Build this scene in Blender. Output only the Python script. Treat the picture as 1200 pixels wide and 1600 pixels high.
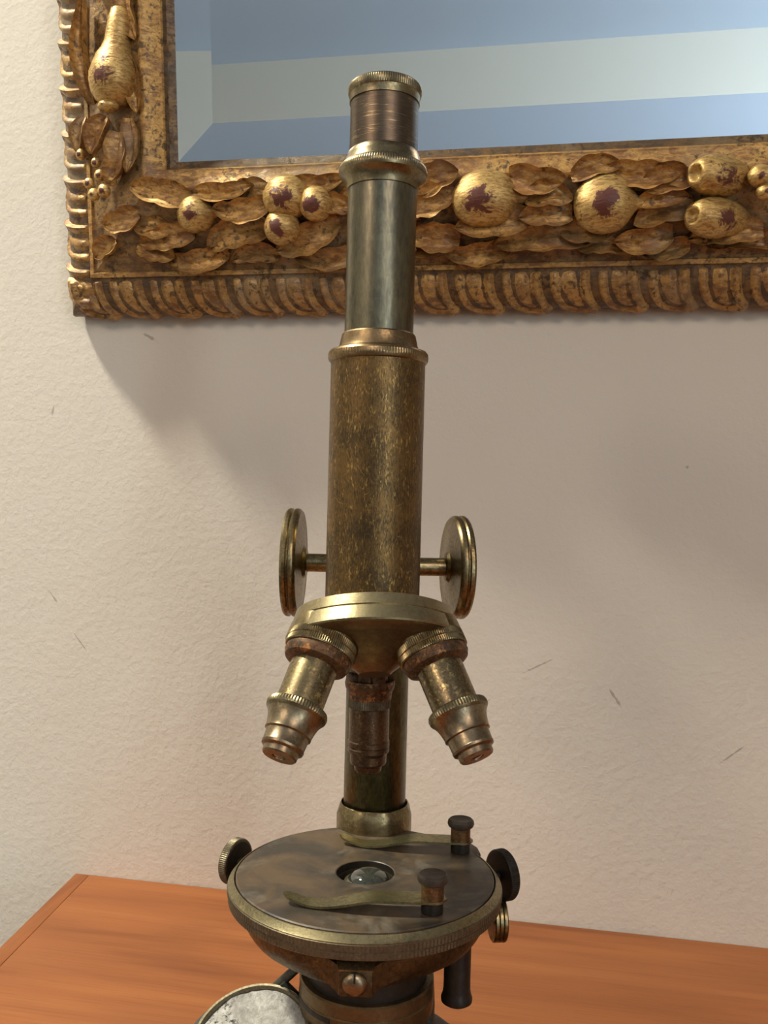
import bpy, bmesh, math, random
from mathutils import Vector, Matrix, noise
random.seed(4)
for o in list(bpy.data.objects):
    bpy.data.objects.remove(o)
SC = bpy.context.scene
COL = SC.collection
R = math.radians

# ------------------------------------------------------------------ camera
cam_data = bpy.data.cameras.new('camera')
cam = bpy.data.objects.new('camera', cam_data)
COL.objects.link(cam)
fw = Vector((-0.18431, 0.98284, -0.00678)).normalized()
rt = Vector((0.98250, 0.18444, 0.02530)); rt = (rt - fw * rt.dot(fw)).normalized()
up = rt.cross(fw)
m = Matrix.Identity(4)
for i in range(3):
    m[i][0], m[i][1], m[i][2] = rt[i], up[i], -fw[i]
m[0][3], m[1][3], m[2][3] = 0.0694, -0.3496, 0.2543
cam.matrix_world = m
cam_data.sensor_fit = 'VERTICAL'
cam_data.sensor_height = 36.0
cam_data.lens = 1417.0 / 1600.0 * 36.0
cam_data.clip_start = 0.01
SC.camera = cam

# ------------------------------------------------------------------ light
world = bpy.data.worlds.new('world'); SC.world = world
world.use_nodes = True
world.node_tree.nodes['Background'].inputs[0].default_value = (0.55, 0.62, 0.72, 1)
world.node_tree.nodes['Background'].inputs[1].default_value = 0.3

def area_light(name, loc, target, power, color, shape, sx, sy=None):
    d = bpy.data.lights.new(name, 'AREA')
    d.shape = shape; d.size = sx
    if sy: d.size_y = sy
    d.energy = power; d.color = color
    o = bpy.data.objects.new(name, d); COL.objects.link(o)
    o.location = loc
    o.rotation_euler = (Vector(target) - Vector(loc)).to_track_quat('-Z', 'Y').to_euler()
    return o
def spot_light(name, loc, target, power, color, angle, radius):
    d = bpy.data.lights.new(name, 'SPOT')
    d.energy = power; d.color = color; d.spot_size = R(angle); d.spot_blend = 1.0; d.shadow_soft_size = radius
    o = bpy.data.objects.new(name, d); COL.objects.link(o)
    o.location = loc
    o.rotation_euler = (Vector(target) - Vector(loc)).to_track_quat('-Z', 'Y').to_euler()
    return o
# ceiling downlight close to the mirror wall, up and to the left
spot_light('downlight_lamp', (-0.88, -0.09, 1.57), (-0.47, 0.10, 0.22), 140, (1.0, 0.95, 0.79), 78, 0.08)
# two ceiling lamps in the room behind the camera
area_light('room_lamp', (1.2, -1.9, 1.56), (1.0, -1.5, 0.0), 17, (1.0, 0.76, 0.57), 'DISK', 0.7)
area_light('room_lamp', (-1.3, -1.9, 1.56), (-1.1, -1.5, 0.0), 22, (1.0, 0.79, 0.62), 'DISK', 0.8)
# cool fill light added at the far right to brighten ceiling and opposite wall
area_light('added_cool_fill', (2.5, -3.1, 0.5), (0.1, -4.4, 1.0), 104, (0.78, 0.92, 1.0), 'RECTANGLE', 1.6, 1.3)

SC.view_settings.view_transform = 'Standard'
SC.view_settings.look = 'None'
SC.view_settings.gamma = 1.0
SC.view_settings.use_curve_mapping = False
SC.view_settings.exposure = 0.24
try:
    SC.cycles.use_denoising = True
    SC.cycles.max_bounces = 10
    SC.cycles.diffuse_bounces = 5
    SC.cycles.caustics_reflective = False
    SC.cycles.caustics_refractive = False
    SC.cycles.sample_clamp_indirect = 4.0
except Exception:
    pass

# ------------------------------------------------------------------ node helpers
class NT:
    def __init__(self, name):
        self.m = bpy.data.materials.new(name); self.m.use_nodes = True
        self.t = self.m.node_tree; self.n = self.t.nodes
        self.b = self.n['Principled BSDF']
    def add(self, typ, **kw):
        x = self.n.new(typ)
        for k, v in kw.items(): setattr(x, k, v)
        return x
    def link(self, a, b): self.t.links.new(a, b)
    def setin(self, node, key, val):
        if hasattr(val, 'is_output'): self.link(val, node.inputs[key])
        else: node.inputs[key].default_value = val
    def coord(self, kind='Object', scale=(1, 1, 1), loc=(0, 0, 0), rot=(0, 0, 0)):
        if kind == 'World':
            o = self.add('ShaderNodeNewGeometry').outputs['Position']
        else:
            o = self.add('ShaderNodeTexCoord').outputs[kind]
        mp = self.add('ShaderNodeMapping')
        self.link(o, mp.inputs[0])
        mp.inputs['Scale'].default_value = scale; mp.inputs['Location'].default_value = loc
        mp.inputs['Rotation'].default_value = rot
        return mp.outputs[0]
    def noise(self, vec, scale, detail=4, rough=0.55, dist=0.0):
        x = self.add('ShaderNodeTexNoise'); self.link(vec, x.inputs['Vector'])
        x.inputs['Scale'].default_value = scale; x.inputs['Detail'].default_value = detail
        x.inputs['Roughness'].default_value = rough; x.inputs['Distortion'].default_value = dist
        return x.outputs['Fac']
    def ramp(self, fac, stops):
        x = self.add('ShaderNodeValToRGB'); self.link(fac, x.inputs[0])
        e = x.color_ramp.elements
        while len(e) < len(stops): e.new(0.5)
        for i, (p, c) in enumerate(stops):
            e[i].position = p
            e[i].color = (c, c, c, 1) if isinstance(c, (int, float)) else (*c, 1)
        return x.outputs[0]
    def mix(self, fac, a, b, mode='MIX'):
        x = self.add('ShaderNodeMix', data_type='RGBA', blend_type=mode)
        self.setin(x, 0, fac)
        for k, v in ((6, a), (7, b)):
            if isinstance(v, tuple): v = (*v, 1) if len(v) == 3 else v
            self.setin(x, k, v)
        return x.outputs[2]
    def math(self, op, a, b=None, clamp=False):
        x = self.add('ShaderNodeMath', operation=op, use_clamp=clamp)
        self.setin(x, 0, a)
        if b is not None: self.setin(x, 1, b)
        return x.outputs[0]
    def bump(self, h, strength, dist):
        x = self.add('ShaderNodeBump'); self.link(h, x.inputs['Height'])
        x.inputs['Strength'].default_value = strength; x.inputs['Distance'].default_value = dist
        self.link(x.outputs[0], self.b.inputs['Normal'])
    def out(self, color=None, metal=None, rough=None):
        if color is not None:
            if isinstance(color, tuple): color = (*color, 1)
            self.setin(self.b, 'Base Color', color)
        if metal is not None: self.setin(self.b, 'Metallic', metal)
        if rough is not None: self.setin(self.b, 'Roughness', rough)
        return self.m

def srgb(r, g, b):
    f = lambda c: (c / 255 / 12.92) if c / 255 <= 0.04045 else ((c / 255 + 0.055) / 1.055) ** 2.4
    return (f(r), f(g), f(b))

# ------------------------------------------------------------------ materials
def m_plaster():
    k = NT('plaster_paint')
    v = k.coord('World')
    big = k.noise(v, 4, 3)
    col = k.mix(k.ramp(big, [(0.3, 0.0), (0.7, 1.0)]), (0.67, 0.625, 0.545), (0.71, 0.665, 0.58))
    # scuffs and hairline cracks that sit on this wall: x, z, angle, length, width
    for (x, z, a, l, w) in ((0.1090, 0.141, -55, .008, .0010), (0.147, 0.282, -20, .0016, .0015),
                            (0.062, 0.158, 28, .010, .0007), (-0.268, 0.314, 80, .004, .0010),
                            (-0.245, 0.158, -50, .009, .0006), (-0.265, 0.187, -50, .006, .0008),
                            (0.178, 0.113, 40, .010, .0006), (-0.199, 0.363, -30, .006, .0014),
                            (0.03, 0.133, 40, .005, .0006)):
        mp = k.add('ShaderNodeMapping', vector_type='TEXTURE')
        g = k.add('ShaderNodeNewGeometry')
        k.link(g.outputs['Position'], mp.inputs[0])
        mp.inputs['Location'].default_value = (x, 0.2165, z)
        mp.inputs['Rotation'].default_value = (0, R(-a), 0)
        mp.inputs['Scale'].default_value = (l, 1.0, w)
        ln = k.add('ShaderNodeVectorMath', operation='LENGTH'); k.link(mp.outputs[0], ln.inputs[0])
        nz = k.noise(v, 260, 3, 0.7)
        msk = k.math('SUBTRACT', k.math('MULTIPLY', nz, 2.2), ln.outputs['Value'])
        msk = k.ramp(msk, [(0.15, 0.0), (0.55, 0.5)])
        col = k.mix(msk, col, (0.20, 0.15, 0.13))
    a = k.noise(v, 230, 2, 0.5)
    b = k.noise(v, 95, 2, 0.5)
    c = k.noise(v, 600, 2, 0.5)
    h = k.math('ADD', a, k.math('ADD', k.math('MULTIPLY', b, 0.45), k.math('MULTIPLY', c, 0.45)))
    k.bump(h, 0.24, 0.0012)
    return k.out(col, 0, 0.85)

def m_paint(name, c, rough=0.9):
    k = NT(name); v = k.coord('World')
    col = k.mix(k.noise(v, 1.5, 2), tuple(x * 0.97 for x in c), c)
    k.bump(k.noise(v, 160, 3), 0.15, 0.001)
    return k.out(col, 0, rough)

def m_teak(name, cross=False):
    k = NT(name)
    sc = (60, 3.2, 60) if cross else (3.2, 60, 60)
    v = k.coord('World', sc, rot=(0, 0, R(4) if not cross else 0))
    warp = k.noise(k.coord('World', (5, 14, 5)), 1.0, 3, 0.5, 0.8)
    g = k.noise(v, 1.0, 6, 0.6, 0.8)
    g2 = k.noise(k.coord('World', (2.2, 20, 20) if not cross else (20, 2.2, 20)), 1.3, 3, 0.5, 1.2)
    col = k.ramp(k.math('ADD', k.math('MULTIPLY', g, 0.45), k.math('MULTIPLY', g2, 0.55)),
                 [(0.30, (0.155, 0.043, 0.012)), (0.46, (0.285, 0.093, 0.026)), (0.60, (0.335, 0.116, 0.034)), (0.75, (0.36, 0.135, 0.043))])
    col = k.mix(k.ramp(warp, [(0.35, 0.45), (0.6, 0.0)]), col, (0.21, 0.067, 0.022))
    fine = k.noise(k.coord('World', (14, 900, 900) if not cross else (900, 14, 900)), 1.0, 3, 0.6)
    col = k.mix(k.ramp(fine, [(0.50, 0.0), (0.70, 0.5)]), col, (0.17, 0.055, 0.019))
    k.bump(fine, 0.08, 0.0004)
    k.b.inputs['Specular IOR Level'].default_value = 0.3
    return k.out(col, 0, 0.5)

def m_gilt(name, gold=(0.62, 0.37, 0.115), brown=(0.26, 0.12, 0.038), spots=0.50):
    k = NT(name)
    v = k.coord('World')
    n1 = k.noise(v, 45, 6, 0.65, 0.5)
    n2 = k.noise(k.coord('World', (1, 1, 2.4)), 170, 6, 0.7, 0.6)
    n3 = k.noise(v, 260, 4, 0.7, 0.3)
    n4 = k.noise(v, 24, 4, 0.6, 0.4)
    w1 = k.ramp(k.math('ADD', k.math('MULTIPLY', n1, 0.5), k.math('MULTIPLY', n2, 0.5)), [(0.43, 0.0), (0.55, 1.0)])
    col = k.mix(w1, brown, gold)
    col = k.mix(k.ramp(n4, [(0.52, 0.0), (0.68, 0.55)]), col, (0.33, 0.255, 0.15))      # grey wash
    dark = k.ramp(k.math('ADD', k.math('MULTIPLY', n3, 0.6), k.math('MULTIPLY', n1, 0.4)), [(0.58 - spots * 0.1, 0.0), (0.66 - spots * 0.1, 0.85)])
    col = k.mix(dark, col, (0.055, 0.035, 0.022))
    k.bump(k.math('ADD', n2, k.math('MULTIPLY', n3, 0.6)), 0.35, 0.0014)
    return k.out(col, k.math('MULTIPLY', w1, 0.40), k.ramp(n2, [(0.3, 0.46), (0.7, 0.30)]))

def m_fruit():
    k = NT('gilded_fruit')
    v = k.coord('World'); o = k.coord('Object')
    n1 = k.noise(v, 90, 5, 0.7, 0.6)
    n2 = k.noise(k.coord('World', (1, 1, 3.5)), 230, 5, 0.7, 0.8)
    col = k.mix(k.ramp(n2, [(0.42, 0.0), (0.55, 1.0)]), (0.40, 0.225, 0.075), (0.68, 0.46, 0.16))
    crack = k.math('MULTIPLY', k.ramp(n2, [(0.34, 0.9), (0.41, 0.0)]), k.ramp(k.noise(v, 40, 3), [(0.46, 0.0), (0.6, 1.0)]))
    col = k.mix(crack, col, (0.05, 0.03, 0.02))
    # rubbed-through red bole on the proud face of the fruit
    mp = k.add('ShaderNodeVectorMath', operation='DISTANCE')
    k.link(o, mp.inputs[0]); mp.inputs[1].default_value = (-0.10, -0.12, 0.97)
    ln = k.math('ADD', mp.outputs['Value'], k.math('MULTIPLY', k.math('SUBTRACT', n1, 0.5), 2.3))
    bole = k.ramp(ln, [(0.34, 0.95), (0.47, 0.0)])
    col = k.mix(bole, col, (0.105, 0.018, 0.016))
    k.bump(n2, 0.3, 0.0012)
    return k.out(col, k.math('MULTIPLY', k.math('SUBTRACT', 1.0, bole), 0.45), 0.36)

def m_brass(name, base, dark, bright, scale=900, wear=(0.5, 0.62), pat=(0.40, 0.58), streak=(1, 1, 1), rough=(0.28, 0.45),
            metal=1.0, patina=None, bump=0.10, scratch=True, big=60):
    """aged brass: base tone, dark lacquer/tarnish blotches, rubbed bright metal"""
    k = NT(name)
    v = k.coord('Object'); vs = k.coord('Object', streak)
    n1 = k.noise(v, big, 4, 0.6, 0.4)
    n2 = k.noise(vs, scale, 6, 0.72, 0.4)
    n3 = k.noise(vs, scale * 0.35, 4, 0.65, 0.5)
    mixn = k.math('ADD', k.math('MULTIPLY', n1, 0.35), k.math('MULTIPLY', n2, 0.65))
    col = k.mix(k.ramp(mixn, [(pat[0], 1.0), (pat[1], 0.0)]), base, dark)
    br = k.ramp(k.math('ADD', k.math('MULTIPLY', n3, 0.55), k.math('MULTIPLY', n2, 0.45)), [(wear[0], 0.0), (wear[1], 1.0)])
    col = k.mix(br, col, bright)
    if patina:
        n5 = k.noise(v, big * 2.2, 5, 0.7, 0.6)
        col = k.mix(k.ramp(n5, [(0.52, 0.0), (0.66, 0.75)]), col, patina)
    if scratch:
        s1 = k.noise(v, 75, 1.5, 0.5, 0.6)
        s2 = k.noise(k.coord('Object', (1, 1, 1), (2, 5, 1)), 130, 3, 0.6)
        sm = k.math('MULTIPLY', k.ramp(k.math('ABSOLUTE', k.math('SUBTRACT', s1, 0.5)), [(0.0, 0.5), (0.005, 0.0)]), k.ramp(s2, [(0.56, 0.0), (0.66, 1.0)]))
        col = k.mix(sm, col, tuple(min(1, c * 1.5 + 0.1) for c in bright))
    rg = k.ramp(n2, [(0.3, rough[1]), (0.7, rough[0])])
    k.bump(n2, bump, 0.0006)
    return k.out(col, metal, rg)

def m_flat(name, c, rough=0.5, metal=0.0, scale=500, var=0.35, bump=0.1):
    k = NT(name); v = k.coord('Object')
    n = k.noise(v, scale, 5, 0.6)
    col = k.mix(k.ramp(n, [(0.35, 0.0), (0.65, 1.0)]), tuple(x * (1 - var) for x in c), tuple(min(1, x * (1 + var)) for x in c))
    k.bump(n, bump, 0.0005)
    return k.out(col, metal, rough)

def m_stage_plate():
    k = NT('stage_vulcanite'); v = k.coord('Object')
    a = k.noise(v, 38, 5, 0.6, 0.9)
    b = k.noise(k.coord('Object', (1, 1, 1), (3, 1, 2)), 55, 5, 0.7, 0.5)
    c = k.noise(v, 1500, 3, 0.6)
    col = k.mix(k.ramp(a, [(0.42, 0.0), (0.60, 1.0)]), (0.046, 0.038, 0.029), (0.110, 0.074, 0.042))
    col = k.mix(k.ramp(b, [(0.54, 0.0), (0.70, 0.55)]), col, (0.20, 0.18, 0.14))
    col = k.mix(k.ramp(c, [(0.70, 0.0), (0.78, 0.6)]), col, (0.33, 0.31, 0.27))
    k.bump(c, 0.05, 0.0003)
    return k.out(col, 0.1, k.ramp(b, [(0.35, 0.36), (0.65, 0.55)]))

def m_crust():
    k = NT('crusted_mirror_silver'); v = k.coord('Object')
    a = k.noise(v, 90, 5, 0.7, 0.8)
    b = k.noise(v, 420, 5, 0.75, 0.3)
    s = k.noise(k.coord('Object', (1, 0.12, 1)), 500, 3, 0.6)
    col = k.mix(k.ramp(a, [(0.40, 0.0), (0.62, 1.0)]), (0.42, 0.40, 0.36), (0.78, 0.76, 0.70))
    col = k.mix(k.ramp(a, [(0.30, 0.9), (0.37, 0.0)]), col, (0.20, 0.12, 0.06))
    col = k.mix(k.ramp(s, [(0.5, 0.0), (0.75, 0.4)]), col, (0.30, 0.29, 0.27))
    col = k.mix(k.math('MULTIPLY', k.ramp(b, [(0.42, 0.95), (0.48, 0.0)]), k.ramp(k.noise(v, 60, 2), [(0.5, 0.0), (0.6, 1.0)])), col, (0.05, 0.05, 0.045))
    k.bump(b, 0.8, 0.003)
    return k.out(col, 0.15, 0.55)

def m_mirror():
    k = NT('silvered_glass'); v = k.coord('World')
    col = k.mix(k.noise(v, 6, 2), (0.80, 0.815, 0.82), (0.83, 0.845, 0.85))
    return k.out(col, 1.0, 0.012)

PLASTER = m_plaster()
CREAM = m_paint('cream_wall_paint', (0.80, 0.765, 0.675))
BLUEGREY = m_paint('pale_blue_ceiling_paint', (0.61, 0.71, 0.87))
FLOORM = m_paint('grey_carpet', (0.20, 0.18, 0.16))
TEAK = m_teak('teak_veneer')
TEAK2 = m_teak('teak_lipping', True)
GILT = m_gilt('worn_gilding')
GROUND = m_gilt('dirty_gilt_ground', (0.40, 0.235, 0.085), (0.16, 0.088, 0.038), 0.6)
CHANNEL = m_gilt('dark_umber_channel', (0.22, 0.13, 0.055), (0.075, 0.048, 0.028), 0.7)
GILT2 = m_gilt('worn_gilding_leaf', (0.66, 0.385, 0.12), (0.26, 0.115, 0.036), 0.42)
FRUIT = m_fruit()
SILVER = m_mirror()

BODY = m_brass('body_brass', (0.20, 0.120, 0.045), (0.082, 0.058, 0.031), (0.52, 0.34, 0.11), 1900, (0.55, 0.64), (0.44, 0.55), (1, 1, 0.3), (0.34, 0.50), 0.9)
DRAW = m_brass('drawtube_nickel', (0.21, 0.185, 0.120), (0.115, 0.105, 0.078), (0.32, 0.28, 0.175), 700, (0.58, 0.72), (0.40, 0.58), (1, 1, 0.25), (0.26, 0.36), 1.0)
EYE = m_brass('eyepiece_lacquer', (0.135, 0.10, 0.065), (0.085, 0.06, 0.045), (0.50, 0.37, 0.18), 420, (0.57, 0.66), (0.4, 0.58), (0.4, 0.4, 6), (0.28, 0.40), 0.85)
RIM = m_brass('rim_brass', (0.27, 0.225, 0.13), (0.15, 0.12, 0.07), (0.50, 0.42, 0.26), 800, (0.56, 0.7), (0.38, 0.56), (1, 1, 1), (0.26, 0.40), 1.0, scratch=False)
COPPER = m_brass('coppery_brass', (0.31, 0.215, 0.11), (0.17, 0.115, 0.06), (0.52, 0.40, 0.22), 900, (0.55, 0.7), (0.38, 0.56), (1, 1, 1), (0.26, 0.42), 1.0, scratch=False)
DISC = m_brass('nosepiece_brass', (0.37, 0.31, 0.18), (0.23, 0.185, 0.10), (0.56, 0.48, 0.30), 600, (0.6, 0.75), (0.38, 0.54), (1, 1, 1), (0.32, 0.46), 1.0)
UNDER = m_brass('nosepiece_brown_lacquer', (0.19, 0.130, 0.062), (0.12, 0.080, 0.04), (0.26, 0.18, 0.09), 500, (0.62, 0.75), (0.38, 0.6), (1, 1, 1), (0.36, 0.50), 0.85, scratch=False)
RUST = m_brass('rusty_collar', (0.155, 0.080, 0.035), (0.055, 0.036, 0.022), (0.40, 0.18, 0.06), 700, (0.53, 0.60), (0.42, 0.56), (1, 1, 1), (0.40, 0.6), 0.6, scratch=False, bump=0.3)
BARREL = m_brass('objective_barrel', (0.27, 0.215, 0.115), (0.13, 0.095, 0.06), (0.68, 0.52, 0.22), 1000, (0.54, 0.64), (0.42, 0.58), (1, 1, 1), (0.26, 0.42), 1.0, scratch=False)
NOSE = m_brass('objective_nose', (0.34, 0.275, 0.17), (0.20, 0.145, 0.095), (0.56, 0.47, 0.29), 800, (0.58, 0.72), (0.40, 0.60), (1, 1, 1), (0.26, 0.4), 1.0, scratch=False)
PILLAR = m_brass('pillar_brass', (0.135, 0.115, 0.05), (0.065, 0.055, 0.028), (0.26, 0.20, 0.08), 700, (0.6, 0.74), (0.40, 0.58), (1, 1, 0.4), (0.28, 0.38), 0.9, scratch=False)
KNOB = m_brass('knob_brass', (0.31, 0.245, 0.125), (0.15, 0.11, 0.06), (0.50, 0.40, 0.21), 700, (0.57, 0.7), (0.40, 0.58), (1, 1, 1), (0.26, 0.38), 1.0)
STAGE = m_brass('stage_rim_brass', (0.33, 0.28, 0.155), (0.17, 0.145, 0.085), (0.58, 0.50, 0.29), 900, (0.58, 0.7), (0.40, 0.56), (1, 1, 1), (0.30, 0.44), 1.0, scratch=False)
KNURL = m_brass('stage_knurl_brass', (0.17, 0.145, 0.092), (0.10, 0.083, 0.056), (0.31, 0.265, 0.17), 900, (0.58, 0.7), (0.40, 0.56), (1, 1, 1), (0.38, 0.52), 0.8, scratch=False)
BROWN = m_brass('stage_body_lacquer', (0.15, 0.108, 0.05), (0.065, 0.046, 0.026), (0.30, 0.22, 0.10), 500, (0.58, 0.7), (0.42, 0.58), (1, 1, 1), (0.32, 0.5), 0.85, scratch=False)
CLIP = m_brass('clip_brass', (0.33, 0.30, 0.15), (0.17, 0.155, 0.085), (0.50, 0.44, 0.25), 700, (0.6, 0.75), (0.40, 0.6), (1, 1, 1), (0.30, 0.42), 0.95, scratch=False)
POST = m_brass('clip_post_brass', (0.24, 0.125, 0.05), (0.10, 0.06, 0.03), (0.42, 0.25, 0.10), 900, (0.58, 0.7), (0.42, 0.58), (1, 1, 1), (0.35, 0.5), 0.8, scratch=False)
BLACK = m_flat('blackened_brass', (0.020, 0.016, 0.012), 0.45, 0.3)
CAPM = m_flat('dark_cap', (0.050, 0.037, 0.026), 0.55, 0.2)
GREYMETAL = m_flat('dark_green_grey_metal', (0.050, 0.050, 0.038), 0.5, 0.4)
PLATE = m_stage_plate()
CRUST = m_crust()
LENS = m_flat('condenser_glass', (0.060, 0.066, 0.054), 0.04, 0.0, 300, 0.15, 0.0)
LENS.node_tree.nodes['Principled BSDF'].inputs['Coat Weight'].default_value = 1.0
LENS.node_tree.nodes['Principled BSDF'].inputs['Transmission Weight'].default_value = 0.35

# ------------------------------------------------------------------ mesh helpers
def mesh_obj(name, verts, faces, mat, parent=None, smooth=True, angle=32, mesh=None):
    if mesh is None:
        mesh = bpy.data.meshes.new(name)
        mesh.from_pydata([tuple(v) for v in verts], [], faces)
        mesh.update()
        bm = bmesh.new(); bm.from_mesh(mesh)
        bmesh.ops.recalc_face_normals(bm, faces=bm.faces)
        bm.to_mesh(mesh); bm.free()
        if smooth:
            mesh.polygons.foreach_set('use_smooth', [True] * len(mesh.polygons))
            mesh.set_sharp_from_angle(angle=R(angle))
        mesh.materials.append(mat)
    o = bpy.data.objects.new(name, mesh)
    COL.objects.link(o)
    if parent is not None: o.parent = parent
    return o

def empty(name, mw=None):
    o = bpy.data.objects.new(name, None); COL.objects.link(o)
    o.empty_display_size = 0.02
    if mw is not None: o.matrix_world = mw
    return o

def lathe_geo(profile, segs=96, mm=0.001):
    """profile of (r, z[, knurl depth]) in millimetres, spun about Z; r = 0 at an end closes to a point"""
    V, F, rows = [], [], []
    for p in profile:
        r, z = p[0], p[1]; kn = p[2] if len(p) > 2 else 0
        if r <= 1e-6:
            rows.append([len(V)]); V.append((0, 0, z * mm)); continue
        row = []
        for i in range(segs):
            rr = r - (kn if i % 2 else 0)
            a = 2 * math.pi * i / segs
            row.append(len(V)); V.append((rr * math.cos(a) * mm, rr * math.sin(a) * mm, z * mm))
        rows.append(row)
    for a, b in zip(rows[:-1], rows[1:]):
        if len(a) == 1 and len(b) == 1: continue
        for i in range(segs):
            j = (i + 1) % segs
            if len(a) == 1: F.append((a[0], b[j], b[i]))
            elif len(b) == 1: F.append((a[i], a[j], b[0]))
            else: F.append((a[i], a[j], b[j], b[i]))
    return V, F

def lathe(name, profile, mat, parent, segs=96, M=None, angle=32, mesh=None):
    if mesh is None:
        V, F = lathe_geo(profile, segs)
        o = mesh_obj(name, V, F, mat, parent, angle=angle)
    else:
        o = mesh_obj(name, None, None, mat, parent, mesh=mesh)
    if M is not None: o.matrix_basis = M
    return o

def T(x, y, z): return Matrix.Translation(Vector((x, y, z)) * 0.001)
def Rx(a): return Matrix.Rotation(R(a), 4, 'X')
def Ry(a): return Matrix.Rotation(R(a), 4, 'Y')
def Rz(a): return Matrix.Rotation(R(a), 4, 'Z')

def box_geo(x0, x1, y0, y1, z0, z1, mm=0.001, bev=0.0, seg=2):
    bm = bmesh.new()
    bmesh.ops.create_cube(bm, size=1.0)
    for v in bm.verts:
        v.co = Vector(((x0 + x1) / 2 + v.co.x * (x1 - x0), (y0 + y1) / 2 + v.co.y * (y1 - y0), (z0 + z1) / 2 + v.co.z * (z1 - z0)))
    if bev: bmesh.ops.bevel(bm, geom=list(bm.edges), offset=bev, segments=seg, affect='EDGES', profile=0.5)
    bm.verts.index_update()
    V = [v.co * mm for v in bm.verts]; F = [[v.index for v in f.verts] for f in bm.faces]
    bm.free()
    return V, F

def box(name, dims, mat, parent=None, bev=0.0, M=None, mm=0.001):
    V, F = box_geo(*dims, mm=mm, bev=bev)
    o = mesh_obj(name, V, F, mat, parent)
    if M is not None: o.matrix_basis = M
    return o

def prism(name, poly, z0, z1, mat, parent, bev=0.8, mm=0.001):
    bm = bmesh.new()
    vs = [bm.verts.new((x, y, z0)) for x, y in poly]
    f = bm.faces.new(vs)
    ex = bmesh.ops.extrude_face_region(bm, geom=[f])
    for v in ex['geom']:
        if isinstance(v, bmesh.types.BMVert): v.co.z = z1
    bmesh.ops.recalc_face_normals(bm, faces=bm.faces)
    if bev:
        es = [e for e in bm.edges if len(e.link_faces) == 2 and e.calc_face_angle() > 0.9]
        bmesh.ops.bevel(bm, geom=es, offset=bev, segments=2, affect='EDGES', profile=0.5)
    bmesh.ops.triangulate(bm, faces=[f for f in bm.faces if len(f.verts) > 4])
    bm.verts.index_update()
    V = [v.co * mm for v in bm.verts]; F = [[v.index for v in f.verts] for f in bm.faces]
    bm.free()
    return mesh_obj(name, V, F, mat, parent)

def rod(name, a, b, r, mat, parent, segs=20):
    a, b = Vector(a), Vector(b); d = b - a; L = d.length
    q = d.to_track_quat('Z', 'Y').to_matrix().to_4x4()
    return lathe(name, [(0, 0), (r * .85, 0), (r, r * .15), (r, L - r * .15), (r * .85, L), (0, L)], mat, parent, segs, T(*a) @ q)

def tag(o, label=None, cat=None, group=None, kind=None):
    if label: o['label'] = label
    if cat: o['category'] = cat
    if group: o['group'] = group
    if kind: o['kind'] = kind
    return o

# ------------------------------------------------------------------ room shell
YW = 0.2165                       # face of the plaster wall
RX0, RX1, RY0, ZF, ZC = -2.4, 2.6, -4.55, -0.75, 1.60
def wallbox(name, d, mat):
    V, F = box_geo(*d, mm=1.0)
    return tag(mesh_obj(name, V, F, mat, smooth=False), kind='structure')
wallbox('wall_back', (RX0 - .1, RX1 + .1, YW, YW + .1, ZF, ZC), PLASTER)
wallbox('wall_front', (RX0 - .1, RX1 + .1, RY0 - .1, RY0, ZF, ZC), CREAM)
wallbox('wall_left', (RX0 - .1, RX0, RY0, YW, ZF, ZC), CREAM)
wallbox('wall_right', (RX1, RX1 + .1, RY0, YW, ZF, ZC), CREAM)
wallbox('floor', (RX0 - .1, RX1 + .1, RY0 - .1, YW + .1, ZF - .1, ZF), FLOORM)
wallbox('ceiling', (RX0 - .1, RX1 + .1, RY0 - .1, YW + .1, ZC, ZC + .1), BLUEGREY)

# unseen dark panel added low on the opposite wall so the tubes reflect dark
PANEL = m_teak('added_dark_panelling'); 
for nd in PANEL.node_tree.nodes:
    if nd.type == 'VALTORGB' and len(nd.color_ramp.elements) == 4:
        for e_, c_ in zip(nd.color_ramp.elements, ((.03, .02, .014), (.05, .033, .022), (.06, .04, .026), (.07, .047, .03))): e_.color = (*c_, 1)
wallbox('added_dark_panel_1', (RX0, RX1, RY0, RY0 + .03, ZF, 0.85), PANEL)

# ------------------------------------------------------------------ desk
desk = empty('desk', Matrix.Translation((0.4, -0.05, ZF)))
tag(desk, 'orange-brown teak desk with a narrow lipped edge standing against the wall', 'desk')
YB, YF = YW - 0.0005, -0.33
def lx(y): return -0.2432 + (YB - y) * 0.114     # left edge runs slightly askew to the wall
def slab(name, poly, z0, z1, mat, bev=0.001):
    o = prism(name, [(x - 0.4, y + 0.05) for x, y in poly], z0 - ZF, z1 - ZF, mat, desk, bev, 1.0)
    return o
W_ = 0.0102
slab('tabletop', [(lx(YB) + W_, YB), (lx(YF) + W_ + .001, YF), (1.15, YF), (1.15, YB)], -0.022, 0.0, TEAK, 0.0006)
slab('edge_lipping', [(lx(YB), YB), (lx(YF), YF), (lx(YF) + W_ + .001, YF), (lx(YB) + W_, YB)], -0.024, 0.0, TEAK2, 0.0008)
slab('apron', [(lx(YF) + .06, YF + .03), (1.11, YF + .03), (1.11, YF + .05), (lx(YF) + .06, YF + .05)], -0.10, -0.022, TEAK)
slab('apron', [(lx(YF) + .03, YB - .04), (1.11, YB - .04), (1.11, YB - .02), (lx(YF) + .03, YB - .02)], -0.10, -0.022, TEAK)
for (x, y) in ((lx(YF) + .03, YF + .03), (1.08, YF + .03), (lx(YB) + .04, YB - .05), (1.08, YB - .05)):
    slab('leg', [(x, y), (x + .04, y), (x + .04, y + .04), (x, y + .04)], ZF, -0.022, TEAK, 0.004)

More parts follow.
